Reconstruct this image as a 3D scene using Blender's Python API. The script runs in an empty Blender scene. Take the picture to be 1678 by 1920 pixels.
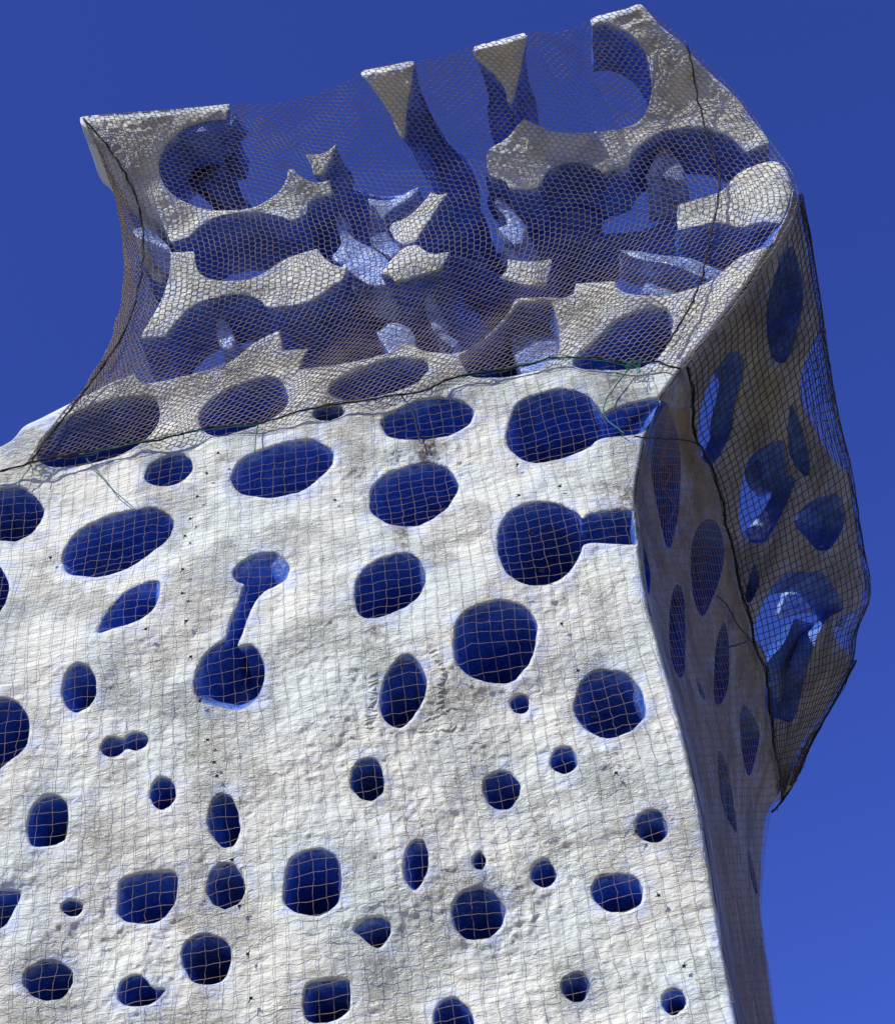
import bpy, math, random, time
import numpy as np
from mathutils import Vector, Matrix, geometry
T_START = time.time()
rnd = random.Random(7)
R = math.radians

# ------------------------------------------------------------------ camera
PITCH, ROLL, FPX = R(40.0), R(10.0), 3400.0
W0, H0 = 1678.0, 1920.0
CAM = np.array([0.0, 0.0, 1.6])
fw = np.array([0, math.cos(PITCH), math.sin(PITCH)])
r0 = np.array([1.0, 0, 0]); u0 = np.array([0, -math.sin(PITCH), math.cos(PITCH)])
RC = math.cos(ROLL) * r0 - math.sin(ROLL) * u0
UC = math.sin(ROLL) * r0 + math.cos(ROLL) * u0
scene = bpy.context.scene
col = scene.collection
cd = bpy.data.cameras.new('camera'); cam = bpy.data.objects.new('camera', cd); col.objects.link(cam)
cam.matrix_world = Matrix(((RC[0], UC[0], -fw[0], CAM[0]), (RC[1], UC[1], -fw[1], CAM[1]),
                           (RC[2], UC[2], -fw[2], CAM[2]), (0, 0, 0, 1)))
cd.sensor_fit = 'HORIZONTAL'; cd.sensor_width = 36.0; cd.lens = 36.0 * FPX / W0
cd.clip_start = 0.1; cd.clip_end = 5000
scene.camera = cam

# ------------------------------------------------------------------ sky, sun, exposure
SUN_AZ, SUN_EL = R(37.0), R(46.0)      # azimuth measured to the left of the point behind the camera
sdir = np.array([-math.sin(SUN_AZ) * math.cos(SUN_EL), -math.cos(SUN_AZ) * math.cos(SUN_EL), math.sin(SUN_EL)])
world = bpy.data.worlds.new('World'); scene.world = world; world.use_nodes = True
nt = world.node_tree; nt.nodes.clear()
wo = nt.nodes.new('ShaderNodeOutputWorld'); bg = nt.nodes.new('ShaderNodeBackground'); sk = nt.nodes.new('ShaderNodeTexSky')
sk.sky_type = 'NISHITA'; sk.sun_disc = False
sk.sun_elevation = SUN_EL
sk.sun_rotation = math.atan2(sdir[0], sdir[1])
sk.altitude = 0; sk.air_density = 1.0; sk.dust_density = 1.0; sk.ozone_density = 10.0
tint = nt.nodes.new('ShaderNodeMix'); tint.data_type = 'RGBA'; tint.blend_type = 'MULTIPLY'
tint.inputs[0].default_value = 1.0
tint.inputs[7].default_value = (0.44, 0.45, 1.0, 1)
nt.links.new(sk.outputs[0], tint.inputs[6]); nt.links.new(tint.outputs[2], bg.inputs[0])
bg.inputs[1].default_value = 0.15
nt.links.new(bg.outputs[0], wo.inputs[0])
ld = bpy.data.lights.new('sun', 'SUN'); ld.energy = 4.8; ld.angle = R(0.53); ld.color = (1.0, 0.97, 0.89)
sun = bpy.data.objects.new('sun', ld); col.objects.link(sun)
sun.rotation_euler = Vector(sdir).to_track_quat('Z', 'Y').to_euler(); sun.location = (-8, -4, 20)
scene.view_settings.view_transform = 'Standard'; scene.view_settings.look = 'None'
scene.view_settings.gamma = 1.0; scene.view_settings.use_curve_mapping = False
scene.view_settings.exposure = 0.0
scene.render.engine = 'CYCLES'
scene.cycles.max_bounces = 6; scene.cycles.diffuse_bounces = 4

# ------------------------------------------------------------------ small maths
def rays(px):
    px = np.asarray(px, float)
    dx = (px[:, 0] - W0 / 2) / FPX; dy = -(px[:, 1] - H0 / 2) / FPX
    return fw + dx[:, None] * RC + dy[:, None] * UC

def _hash(ix, iy, iz, seed):
    n = (ix * 73856093) ^ (iy * 19349663) ^ (iz * 83492791) ^ (seed * 2654435761)
    n = n & 0xffffffff
    n = ((n >> 13) ^ n) * 1274126177 & 0xffffffff
    n = ((n >> 16) ^ n) & 0xffff
    return n / 32767.5 - 1.0

def noise3(p, scale, seed=0):
    q = np.asarray(p, float) * scale + 1000.0
    i = np.floor(q).astype(np.int64); f = q - i; f = f * f * (3 - 2 * f)
    out = 0
    for a in (0, 1):
        for b in (0, 1):
            for c in (0, 1):
                w = (f[:, 0] if a else 1 - f[:, 0]) * (f[:, 1] if b else 1 - f[:, 1]) * (f[:, 2] if c else 1 - f[:, 2])
                out = out + w * _hash(i[:, 0] + a, i[:, 1] + b, i[:, 2] + c, seed)
    return out

def fbm(p, scale, octv=3, seed=0):
    s = 0; a = 1.0; t = 0
    for k in range(octv):
        s = s + a * noise3(p, scale * 2.03 ** k, seed + k); t += a; a *= 0.55
    return s / t

# the front: Y as a function of X and Z (leans back at the waist, flares out at the crown)
_zc = np.array([-1, 3, 5, 7, 8.3, 9.3, 10.3, 11.2, 12.0, 12.8, 13.3, 15.6])
_yc = np.array([9.95, 9.94, 9.92, 9.89, 9.87, 9.95, 10.2, 10.36, 10.38, 10.36, 10.36, 10.36])
_fz = np.array([-1, 13.2, 13.8, 14.2, 14.6, 15.6]); _fl = np.array([0, 0, .05, .15, .32, .85])
_zs = np.linspace(-1, 15.6, 1200); _ys = np.interp(_zs, _zc, _yc)
_k = np.exp(-0.5 * (np.arange(-60, 61) / 22.0) ** 2); _k /= _k.sum()
_ys = np.convolve(np.pad(_ys, 60, mode='edge'), _k, mode='valid')
_fs = np.interp(_zs, _fz, _fl); _k2 = np.exp(-0.5 * (np.arange(-60, 61) / 10.0) ** 2); _k2 /= _k2.sum(); _fs = np.convolve(np.pad(_fs, 60, mode='edge'), _k2, mode='valid')
def F(X, Z):
    y = np.interp(Z, _zs, _ys)
    y = y - np.interp(Z, _zs, _fs) - .6 * .06 * np.logaddexp(0, (Z - 14.12) / .06) / ((1 + np.exp(-(X + .32) / .09)) * (1 + np.exp((X - 1.62) / .09)))
    P = np.stack([X, 0 * X, Z], -1)
    return y + 0.06 * noise3(P, 0.75, 3) + 0.03 * noise3(P, 1.7, 5)

def on_front(px, off=0.0):
    """points on the front surface (pushed back by off metres in Y) seen through these picture points"""
    r = rays(px); lo = np.full(len(r), 5.0); hi = np.full(len(r), 26.0)
    for _ in range(34):
        t = 0.5 * (lo + hi); P = CAM + r * t[:, None]
        g = P[:, 1] - F(P[:, 0], P[:, 2]) - off
        lo = np.where(g < 0, t, lo); hi = np.where(g < 0, hi, t)
    return CAM + r * (0.5 * (lo + hi))[:, None]

# the right side: depth Y interpolated through measured points
CORNER = [(1447, 461), (1405, 532), (1350, 604), (1280, 690), (1262, 716), (1240, 745), (1213, 812), (1195, 900), (1192, 955), (1199, 1022), (1205, 1075), (1220, 1150), (1240, 1222),
          (1262, 1300), (1284, 1385), (1305, 1475), (1325, 1580), (1342, 1690), (1358, 1790), (1385, 1925), (1425, 2110)]
_sp = [(x, y, None) for x, y in CORNER + [(1466, 420), (1481, 390), (1488, 352)]] + [
       (1620, 1090, 15.4), (1606, 1160, 15.6), (1590, 1250, 15.8), (1500, 1400, 16.1), (1440, 1520, 16.2),
       (1430, 1600, 15.9), (1425, 1700, 15.6), (1440, 1820, 15.4), (1452, 1920, 15.3), (1475, 2100, 15.3),
       (1535, 600, 11.4), (1575, 830, 13.2), (1430, 1300, 14.2), (1400, 1190, 13.2), (1340, 960, 11.8)]
_A = np.array([(a, b) for a, b, c in _sp], float)
_fy = on_front(_A)[:, 1]
_yv = np.array([f if c is None else c for f, (a, b, c) in zip(_fy, _sp)])
def _tps(r2):
    return np.where(r2 > 1e-9, r2 * np.log(np.maximum(r2, 1e-9)), 0)
def _fit(A, v, lam=0.0005):
    S = A / 500.0
    K = _tps(((S[:, None] - S[None]) ** 2).sum(-1)) + lam * np.eye(len(S))
    Q = np.hstack([np.ones((len(S), 1)), S]); Z = np.zeros((3, 3))
    return np.linalg.solve(np.block([[K, Q], [Q.T, Z]]), np.concatenate([v, np.zeros(3)])), S
_sw, _sS = _fit(_A, _yv)
def side_Y(px):
    S = np.asarray(px, float) / 500.0
    K = _tps(((S[:, None] - _sS[None]) ** 2).sum(-1))
    return K @ _sw[:-3] + np.hstack([np.ones((len(S), 1)), S]) @ _sw[-3:]
def on_side(px, off=0.0):
    r = rays(px); Y = side_Y(px) + off
    return CAM + r * (Y / r[:, 1])[:, None]

# ------------------------------------------------------------------ outlines
def ell(cx, cy, rx, ry, rot=0, n=40, wob=0.035, seed=None, sq=2.0):
    rr = random.Random((int(cx * 13 + cy * 7)) if seed is None else seed)
    ph = [rr.uniform(0, 6.28) for _ in range(4)]
    out = []
    for k in range(n):
        a = math.tau * k / n
        w = 1 + wob * (math.sin(2 * a + ph[0]) * .6 + math.sin(3 * a + ph[1]) * .7 + .5 * math.sin(5 * a + ph[2]) + .3 * math.sin(9 * a + ph[3]))
        c, s = math.cos(a), math.sin(a)
        e = (abs(c) ** sq + abs(s) ** sq) ** (-1 / sq)
        x, y = rx * c * e * w, ry * s * e * w
        q = R(rot)
        out.append((cx + x * math.cos(q) - y * math.sin(q), cy + x * math.sin(q) + y * math.cos(q)))
    return out

def smooth_closed(pts, step=6.0):
    """Catmull-Rom through the points, resampled"""
    P = np.array(pts, float); n = len(P); out = []
    for i in range(n):
        p0, p1, p2, p3 = P[i - 1], P[i], P[(i + 1) % n], P[(i + 2) % n]
        m = max(2, int(np.linalg.norm(p2 - p1) / step))
        for k in range(m):
            t = k / m
            out.append(0.5 * ((2 * p1) + (-p0 + p2) * t + (2 * p0 - 5 * p1 + 4 * p2 - p3) * t * t + (-p0 + 3 * p1 - 3 * p2 + p3) * t ** 3))
    return np.array(out)

def corner_closed(pts, step=6.0):
    """keeps sharp corners sharp, rounds the gentle turns"""
    P = np.array(pts, float); n = len(P); out = []
    d = [P[(i + 1) % n] - P[i] for i in range(n)]
    sharp = []
    for i in range(n):
        a, b = d[i - 1], d[i]
        c = np.dot(a, b) / (np.linalg.norm(a) * np.linalg.norm(b) + 1e-9)
        sharp.append(c < 0.55)
    for i in range(n):
        p1, p2 = P[i], P[(i + 1) % n]
        p0 = p1 - (p2 - p1) * 0.6 if sharp[i] else P[i - 1]
        p3 = p2 + (p2 - p1) * 0.6 if sharp[(i + 1) % n] else P[(i + 2) % n]
        m = max(1, int(np.linalg.norm(p2 - p1) / step))
        for k in range(m):
            t = k / m
            out.append(0.5 * ((2 * p1) + (-p0 + p2) * t + (2 * p0 - 5 * p1 + 4 * p2 - p3) * t * t + (-p0 + 3 * p1 - 3 * p2 + p3) * t ** 3))
    return np.array(out)

def area(P):
    x, y = P[:, 0], P[:, 1]
    return 0.5 * np.sum(x * np.roll(y, -1) - np.roll(x, -1) * y)

def inside(pts, poly):
    x, y = pts[:, 0], pts[:, 1]; r = np.zeros(len(pts), bool)
    lo, hi = poly.min(0), poly.max(0)
    idx = np.where((x >= lo[0]) & (x <= hi[0]) & (y >= lo[1]) & (y <= hi[1]))[0]
    xs, ys = x[idx], y[idx]; rr = np.zeros(len(idx), bool)
    x1, y1 = poly[:, 0], poly[:, 1]; x2, y2 = np.roll(x1, -1), np.roll(y1, -1)
    for a, b, c, d in zip(x1, y1, x2, y2):
        m = ((b > ys) != (d > ys))
        if m.any():
            rr[m] ^= xs[m] < (c - a) * (ys[m] - b) / (d - b) + a
    r[idx] = rr
    return r

def dist_to(pts, poly, reach, closed=True):
    """distance from pts to the polyline, inf beyond reach"""
    out = np.full(len(pts), 1e9)
    lo, hi = poly.min(0) - reach, poly.max(0) + reach
    idx = np.where((pts[:, 0] >= lo[0]) & (pts[:, 0] <= hi[0]) & (pts[:, 1] >= lo[1]) & (pts[:, 1] <= hi[1]))[0]
    if not len(idx): return out
    p = pts[idx]; best = np.full(len(idx), 1e9)
    A = poly; B = np.roll(poly, -1, 0)
    if not closed: A, B = A[:-1], B[:-1]
    for a, b in zip(A, B):
        m = (np.abs(p[:, 0] - (a[0] + b[0]) / 2) < abs(a[0] - b[0]) / 2 + reach) & (np.abs(p[:, 1] - (a[1] + b[1]) / 2) < abs(a[1] - b[1]) / 2 + reach)
        if not m.any(): continue
        q = p[m]; ab = b - a; t = np.clip(((q - a) @ ab) / (ab @ ab + 1e-9), 0, 1)
        dd = np.linalg.norm(q - a - t[:, None] * ab, axis=1)
        best[m] = np.minimum(best[m], dd)
    out[idx] = best
    return out

# ------------------------------------------------------------------ materials
def newmat(name):
    m = bpy.data.materials.new(name); m.use_nodes = True
    t = m.node_tree; b = t.nodes['Principled BSDF']
    return m, t, b
def N(t, typ, **kw):
    n = t.nodes.new(typ)
    for k, v in kw.items(): setattr(n, k, v)
    return n
def mixc(t, fac, a, b, blend='MIX'):
    n = N(t, 'ShaderNodeMix', data_type='RGBA', blend_type=blend)
    for s, v in ((0, fac), (6, a), (7, b)):
        if hasattr(v, 'is_linked') or hasattr(v, 'links'): t.links.new(v, n.inputs[s])
        else: n.inputs[s].default_value = v if s == 0 else (*v, 1)
    return n.outputs[2]
def ramp(t, v, lo, hi):
    n = N(t, 'ShaderNodeMapRange', interpolation_type='SMOOTHSTEP'); t.links.new(v, n.inputs[0])
    n.inputs[1].default_value = lo; n.inputs[2].default_value = hi
    return n.outputs[0]
def math_(t, op, a, b=None):
    n = N(t, 'ShaderNodeMath', operation=op)
    for i, v in enumerate((a, b)):
        if v is None: continue
        if hasattr(v, 'links'): t.links.new(v, n.inputs[i])
        else: n.inputs[i].default_value = v
    return n.outputs[0]
def noise_(t, pos, scale, detail=3, rough=0.55, dist=0.0):
    n = N(t, 'ShaderNodeTexNoise'); n.inputs['Scale'].default_value = scale
    n.inputs['Detail'].default_value = detail; n.inputs['Roughness'].default_value = rough
    n.inputs['Distortion'].default_value = dist
    t.links.new(pos, n.inputs['Vector']); return n.outputs[0]

def tower_material():
    m, t, b = newmat('painted_concrete')
    pos = N(t, 'ShaderNodeNewGeometry').outputs['Position']
    at = N(t, 'ShaderNodeAttribute', attribute_name='paint').outputs['Fac']     # metres behind the rim, negative on the face
    dirt = N(t, 'ShaderNodeAttribute', attribute_name='dirt').outputs['Fac']
    grime_shade = N(t, 'ShaderNodeAttribute', attribute_name='grime_shade').outputs['Fac']
    n1 = noise_(t, pos, 1.1, 3); n2 = noise_(t, pos, 5.0, 4); n3 = noise_(t, pos, 22, 4, 0.6); n4 = noise_(t, pos, 70, 3, 0.6)
    # white paint, mottled cream, cool and grey
    w = mixc(t, ramp(t, n1, .42, .62), (.685, .695, .56), (.61, .66, .55))
    w = mixc(t, math_(t, 'MULTIPLY', ramp(t, n2, .55, .72), .4), w, (.60, .65, .68))
    w = mixc(t, math_(t, 'MULTIPLY', ramp(t, n3, .50, .72), .28), w, (.50, .51, .43))
    nd = noise_(t, pos, 9.0, 6, 0.7, 0.6)
    w = mixc(t, math_(t, 'MULTIPLY', ramp(t, nd, .61, .73), .22), w, (.36, .33, .27))
    w = mixc(t, math_(t, 'MULTIPLY', grime_shade, .8), w, (.22, .19, .115))  # side wall: real grime, plus shade painted in as darker colour
    w = mixc(t, math_(t, 'MULTIPLY', ramp(t, noise_(t, pos, 2.3, 5, .62, .5), .54, .70), .28), w, (.47, .45, .36))
    # blue wash round the rims
    nb = noise_(t, pos, 7, 4, 0.6)
    rim = math_(t, 'MULTIPLY', ramp(t, at, -.16, .0), ramp(t, nb, .42, .66))
    w = mixc(t, math_(t, 'MULTIPLY', rim, .6), w, (.42, .53, .80))
    # stains with a shape of their own
    st = math_(t, 'MULTIPLY', dirt, ramp(t, math_(t, 'ADD', n3, math_(t, 'MULTIPLY', n4, .6)), .62, .92))
    w = mixc(t, math_(t, 'MINIMUM', st, .92), w, (.10, .085, .065))
    # blue paint
    bl = mixc(t, ramp(t, n2, .35, .65), (.030, .115, .52), (.052, .160, .60))
    nbl = noise_(t, pos, 26, 5, 0.65, 0.8)
    bl = mixc(t, math_(t, 'MULTIPLY', ramp(t, nbl, .50, .68), .45), bl, (.17, .32, .72))
    bl = mixc(t, math_(t, 'MULTIPLY', ramp(t, n4, .60, .74), .25), bl, (.5, .6, .82))
    sunlit_pale = N(t, 'ShaderNodeAttribute', attribute_name='sunlit_pale').outputs['Fac']
    bl = mixc(t, math_(t, 'MULTIPLY', sunlit_pale, ramp(t, noise_(t, pos, 19, 5, .7, 1.0), .34, .60)), bl, (.40, .53, .80))  # sunlit look painted in: paler mottled blue on chosen struts
    pale = math_(t, 'MULTIPLY', math_(t, 'SUBTRACT', 1.0, ramp(t, at, .02, .10)), ramp(t, noise_(t, pos, 12, 4, .65), .36, .62))
    bl = mixc(t, math_(t, 'MULTIPLY', pale, .75), bl, (.36, .50, .80))
    edge = math_(t, 'ADD', at, math_(t, 'MULTIPLY', math_(t, 'SUBTRACT', n3, .5), .055))
    f = ramp(t, edge, .000, .010)
    c = mixc(t, f, w, bl)
    t.links.new(c, b.inputs['Base Color'])
    rg = N(t, 'ShaderNodeMapRange'); t.links.new(f, rg.inputs[0]); rg.inputs[3].default_value = .62; rg.inputs[4].default_value = .27
    t.links.new(rg.outputs[0], b.inputs['Roughness'])
    b.inputs['Specular IOR Level'].default_value = .5
    mp = N(t, 'ShaderNodeMapping'); t.links.new(pos, mp.inputs[0]); mp.inputs['Rotation'].default_value = (0, R(-28), 0); mp.inputs['Scale'].default_value = (.55, 1, 1.35)
    tr = mp.outputs[0]
    rag = math_(t, 'ADD', .22, math_(t, 'MULTIPLY', ramp(t, noise_(t, pos, 1.9, 3, .6), .46, .66), 1.0))
    ridge = math_(t, 'ABSOLUTE', math_(t, 'SUBTRACT', noise_(t, tr, 21, 4, .6, 1.3), .5))
    h = math_(t, 'ADD', math_(t, 'MULTIPLY', ridge, 1.9), math_(t, 'MULTIPLY', noise_(t, tr, 58, 4, .65, .5), .45))
    h = math_(t, 'ADD', math_(t, 'MULTIPLY', h, rag), math_(t, 'MULTIPLY', noise_(t, tr, 8, 3, .5, .6), .5))
    bp = N(t, 'ShaderNodeBump'); bp.inputs['Strength'].default_value = 1.0; bp.inputs['Distance'].default_value = .035
    t.links.new(h, bp.inputs['Height']); t.links.new(bp.outputs[0], b.inputs['Normal'])
    return m
M_TOWER = tower_material()

def plain(name, c, rough=.7, var=.25, scale=40):
    m, t, b = newmat(name)
    pos = N(t, 'ShaderNodeNewGeometry').outputs['Position']
    k = mixc(t, ramp(t, noise_(t, pos, scale, 3), .3, .7), tuple(x * (1 - var) for x in c), tuple(min(1, x * (1 + var)) for x in c))
    t.links.new(k, b.inputs['Base Color']); b.inputs['Roughness'].default_value = rough
    b.inputs['Specular IOR Level'].default_value = .25
    return m
M_GROUND = plain('paving', (.24, .21, .135), .9, .2, .8)

# ------------------------------------------------------------------ objects
def link(name, verts, faces, mat, parent=None, attrs=None, smooth=True):
    me = bpy.data.meshes.new(name)
    me.from_pydata([tuple(v) for v in verts] if not isinstance(verts, np.ndarray) else verts.tolist(), [], faces)
    if smooth: me.polygons.foreach_set('use_smooth', [True] * len(me.polygons))
    for k, v in (attrs or {}).items():
        a = me.attributes.new(k, 'FLOAT', 'POINT'); a.data.foreach_set('value', np.asarray(v, np.float32))
    me.materials.append(mat); me.update()
    o = bpy.data.objects.new(name, me); col.objects.link(o)
    if parent is not None:
        o.parent = parent
        p = parent
        M = Matrix.Identity(4)
        while p is not None: M = M @ p.matrix_local; p = p.parent
        if parent.type == 'EMPTY': o.matrix_parent_inverse = Matrix.Translation(-parent.location)
    return o
def tag(o, label=None, cat=None, group=None, kind=None):
    for k, v in (('label', label), ('category', cat), ('group', group), ('kind', kind)):
        if v: o[k] = v
    return o

tower = bpy.data.objects.new('tower', None); tower.location = (0, 12, 0); col.objects.link(tower)
tag(tower, 'tall sculpted white concrete tower pierced with blue lined holes under bird netting', 'tower')

STAINS = [(800, 838, 26, 1.3), (795, 855, 16, 1.2), (755, 1000, 12, 1.3), (758, 1020, 10, 1.2), (705, 1180, 14, 1.2), (712, 1150, 10, 1),
          (1150, 720, 22, .9), (1160, 745, 30, .8), (1170, 930, 30, .9), (1140, 915, 22, .8), (1100, 590, 60, .55), (1060, 580, 30, .6),
          (800, 880, 22, 1), (270, 205, 60, .35), (1215, 1850, 16, .9), (1262, 1855, 12, .9), (330, 1560, 40, .3), (250, 1560, 60, .3),
          (800, 1330, 70, .30), (900, 1340, 60, .25), (450, 1245, 50, .2), (520, 1230, 40, .25)]
def stain_at(px):
    s = np.zeros(len(px))
    for x, y, r_, a in STAINS:
        d2 = ((px[:, 0] - x) ** 2 + (px[:, 1] - y) ** 2) / (r_ * r_)
        s = np.maximum(s, a * np.exp(-d2))
    return s

def push(px, P, o):
    """move points P along their sight lines until they lie o metres deeper"""
    r = rays(px)
    return P + r * (o / r[:, 1])[:, None]

def coarse(P):
    return fbm(P, 3.0, 2, 11) * .045 + noise3(P, 1.15, 12) * .07
def fine_(P):
    mid = np.abs(fbm(P, 9.0, 2, 21)) * -.013 + .0045
    patch = np.clip(noise3(P, 1.3, 31) + .25, 0, 1)
    return mid + fbm(P, 26.0, 2, 41) * .012 * (0.35 + patch)
def lumps(P, amp=1.0, fade=1.0):
    return (coarse(P) + fine_(P) * fade) * amp
def on_net(px, off=0.0):
    P = on_front(px); return on_front(px, np.asarray(off) - coarse(P) - .012)

def make_cap(outer, holes, surf, grid=3.4, lip=4.5, lipd=.018, amp=1.0, toplip=None, base_dirt=0.0, jit=.35, corner=None):
    lo, hi = outer.min(0), outer.max(0)
    gx, gy = np.arange(lo[0], hi[0], grid), np.arange(lo[1], hi[1], grid * .9)
    G = np.stack(np.meshgrid(gx, gy), -1)
    G[::2, :, 0] += grid * .5
    G = G.reshape(-1, 2) + np.random.RandomState(3).uniform(-jit, jit, (G.size // 2, 2)) * grid * .6
    keep = inside(G, outer)
    for h in holes: keep &= ~inside(G, h)
    G = G[keep]
    near = dist_to(G, outer, grid * .6) < grid * .5
    for h in holes: near |= dist_to(G, h, grid * .6) < grid * .5
    G = G[~near]
    rings = [outer] + list(holes)
    pts = [G]; edges = []; s = len(G)
    for r_ in rings:
        pts.append(r_); n = len(r_); edges += [(s + i, s + (i + 1) % n) for i in range(n)]; s += n
    allp = np.vstack(pts)
    v2, _, tri, _, _, _ = geometry.delaunay_2d_cdt([Vector(p) for p in allp], edges, [], 0, 1e-4, False)
    v2 = np.array([(v.x, v.y) for v in v2])
    tri = np.array([f for f in tri if len(f) == 3])
    cen = v2[tri].mean(1); ok = inside(cen, outer)
    for h in holes: ok &= ~inside(cen, h)
    tri = tri[ok]
    used = np.unique(tri); mp = -np.ones(len(v2), int); mp[used] = np.arange(len(used)); v2 = v2[used]; tri = mp[tri]
    P = surf(v2)
    drim = np.full(len(v2), 1e9)
    for h in rings: drim = np.minimum(drim, dist_to(v2, h, 45.0))
    o = lipd * np.clip(1 - drim / lip, 0, 1) ** 2
    fade = np.clip(drim / 10.0, 0, 1)
    o = o - lumps(P, amp, .15 + .85 * fade)
    if corner is not None:
        o = o + .05 * np.clip(1 - dist_to(v2, corner, 16.0, closed=False) / 9.0, 0, 1) ** 2
    if toplip is not None:
        dt = dist_to(v2, toplip, 14.0, closed=False)
        o = o + .12 * np.clip(1 - dt / 8.0, 0, 1)
    P = push(v2, P, o)
    paint = -np.minimum(drim, 60) * .0040
    return P, tri, v2, paint, stain_at(v2) + base_dirt

def ring_at(poly, surf, lipd=.018, amp=1.0, toplip=None):
    P = surf(poly); o = np.full(len(poly), lipd) - lumps(P, amp, .15)
    if toplip is not None:
        dt = dist_to(poly, toplip, 14.0, closed=False); o = o + .12 * np.clip(1 - dt / 8.0, 0, 1)
    return push(poly, P, o)

def wall(ring, d, T, n, prof, mode, seed=0, rough=.012):
    """sweep a closed ring along d; prof(s) gives scale ('scale') or outward offset in metres ('offset')"""
    d = np.asarray(d, float); d = d / np.linalg.norm(d)
    C = ring.mean(0); m = len(ring)
    tan = np.roll(ring, -1, 0) - np.roll(ring, 1, 0)
    for _ in range(4): tan = (np.roll(tan, 1, 0) + 2 * tan + np.roll(tan, -1, 0)) / 4
    nor = np.cross(tan, d); nor /= np.linalg.norm(nor, axis=1)[:, None] + 1e-9
    # make the normals point away from the enclosed area
    e1 = np.cross(d, (0, 0, 1.0)); e1 /= np.linalg.norm(e1); e2 = np.cross(e1, d)
    if area(np.stack([(ring - C) @ e1, (ring - C) @ e2], -1)) * np.sign(np.dot(np.cross(e1, e2), d)) > 0: pass
    q = np.stack([(ring - C) @ e1, (ring - C) @ e2], -1)
    n2 = np.stack([nor @ e1, nor @ e2], -1)
    if inside(q + n2 * 1e-3, q).mean() > .5: nor = -nor
    V = []; S = []
    for k in range(n + 1):
        s = T * (k / n) ** 1.35
        if mode == 'scale': P = C + (ring - C) * prof(s / T)
        else: P = ring + nor * prof(s / T)
        P = P + d * s
        if k: P = P + nor * (fbm(P, 6.0, 2, seed + 50) * rough * 2.2 * min(1, s / .08))[:, None]
        V.append(P); S.append(np.full(m, s))
    V = np.vstack(V); S = np.concatenate(S)
    Fc = []
    for k in range(n):
        for i in range(m):
            j = (i + 1) % m
            Fc.append((k * m + i, k * m + j, (k + 1) * m + j, (k + 1) * m + i))
    return V, Fc, S, [n * m + i for i in range(m)]

def opening(name, poly, surf, d, T, parent, shrink=.75, n=9, lipd=.018, amp=1.0, seed=0, label=None, cap=True, shift=0.0, flare=0.0):
    ring = ring_at(poly, surf, lipd, amp)
    V, Fc, S, end = wall(ring, d, T, n, lambda s: 1 - (1 - shrink) * min(1.0, s * 1.15) - flare * (lambda q: q * q * (3 - 2 * q))(min(1.0, s * T / .13)), 'scale', seed)
    if cap: Fc.append(tuple(end))
    o = link(name, V, Fc, M_TOWER, parent, {'paint': S + shift, 'dirt': np.zeros(len(V))})
    if label: o['label'] = label
    return o

def piece(name, poly, surf, d, T, parent, grow=.12, holes=(), n=10, grid=3.4, lipd=.006, amp=1.0, toplip=None, seed=0, blue=0.0, base_dirt=0.0, sunlit_pale=0.0):
    P, tri, v2, paint, dr = make_cap(poly, list(holes), surf, grid, 2.6, lipd, amp, toplip, base_dirt)
    if blue: paint = paint * 0 + blue
    V = [P]; Fc = [tuple(f) for f in tri.tolist()]; A = [paint]; D = [dr]; s = len(P)
    for k, (pl, isout) in enumerate([(poly, True)] + [(h, False) for h in holes]):
        ring = ring_at(pl, surf, lipd, amp, toplip)
        W, Wf, S, end = wall(ring, d, T, n, (lambda q: (grow[0] * math.sin(math.pi * min(1, q * 1.3)) + grow[1] * q * q) * (1 if isout else -.5)), 'offset', seed + k)
        V.append(W); Fc += [tuple(i + s for i in f) for f in Wf]
        if isout: Fc.append(tuple(i + s for i in end))
        A.append(S + blue); D.append(np.zeros(len(W)) + base_dirt); s += len(W)
    return link(name, np.vstack(V), Fc, M_TOWER, parent, {'paint': np.concatenate(A), 'dirt': np.concatenate(D), 'sunlit_pale': np.full(s, sunlit_pale)})

# ------------------------------------------------------------------ ground
g = link('ground', [(-2000, -2000, 0), (2000, -2000, 0), (2000, 2000, 0), (-2000, 2000, 0)], [(0, 1, 2, 3)], M_GROUND); tag(g, kind='structure')

# ------------------------------------------------------------------ front wall of the tower
FRONT_TOP = [(-760, 1160), (-420, 1010), (-150, 880), (0, 838), (45, 800), (75, 785), (130, 757), (200, 722), (252, 699), (262, 714), (285, 718), (340, 706), (400, 690),
             (440, 672), (480, 641), (525, 619), (531, 657), (577, 654), (562, 692), (640, 682), (720, 664), (745, 652), (766, 640), (790, 656), (820, 661), (850, 662),
             (890, 649), (930, 612), (955, 583), (967, 562), (985, 558), (1029, 557), (1055, 558), (1075, 551), (1080, 531), (1152, 527), (1162, 543),
             (1184, 551), (1220, 554), (1255, 552), (1291, 543), (1327, 529), (1352, 511), (1366, 499), (1388, 481), (1423, 467), (1447, 461)]
front_poly = corner_closed(FRONT_TOP + CORNER[1:] + [(1000, 2130), (400, 2130), (-760, 2130)], 6.0)

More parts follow.
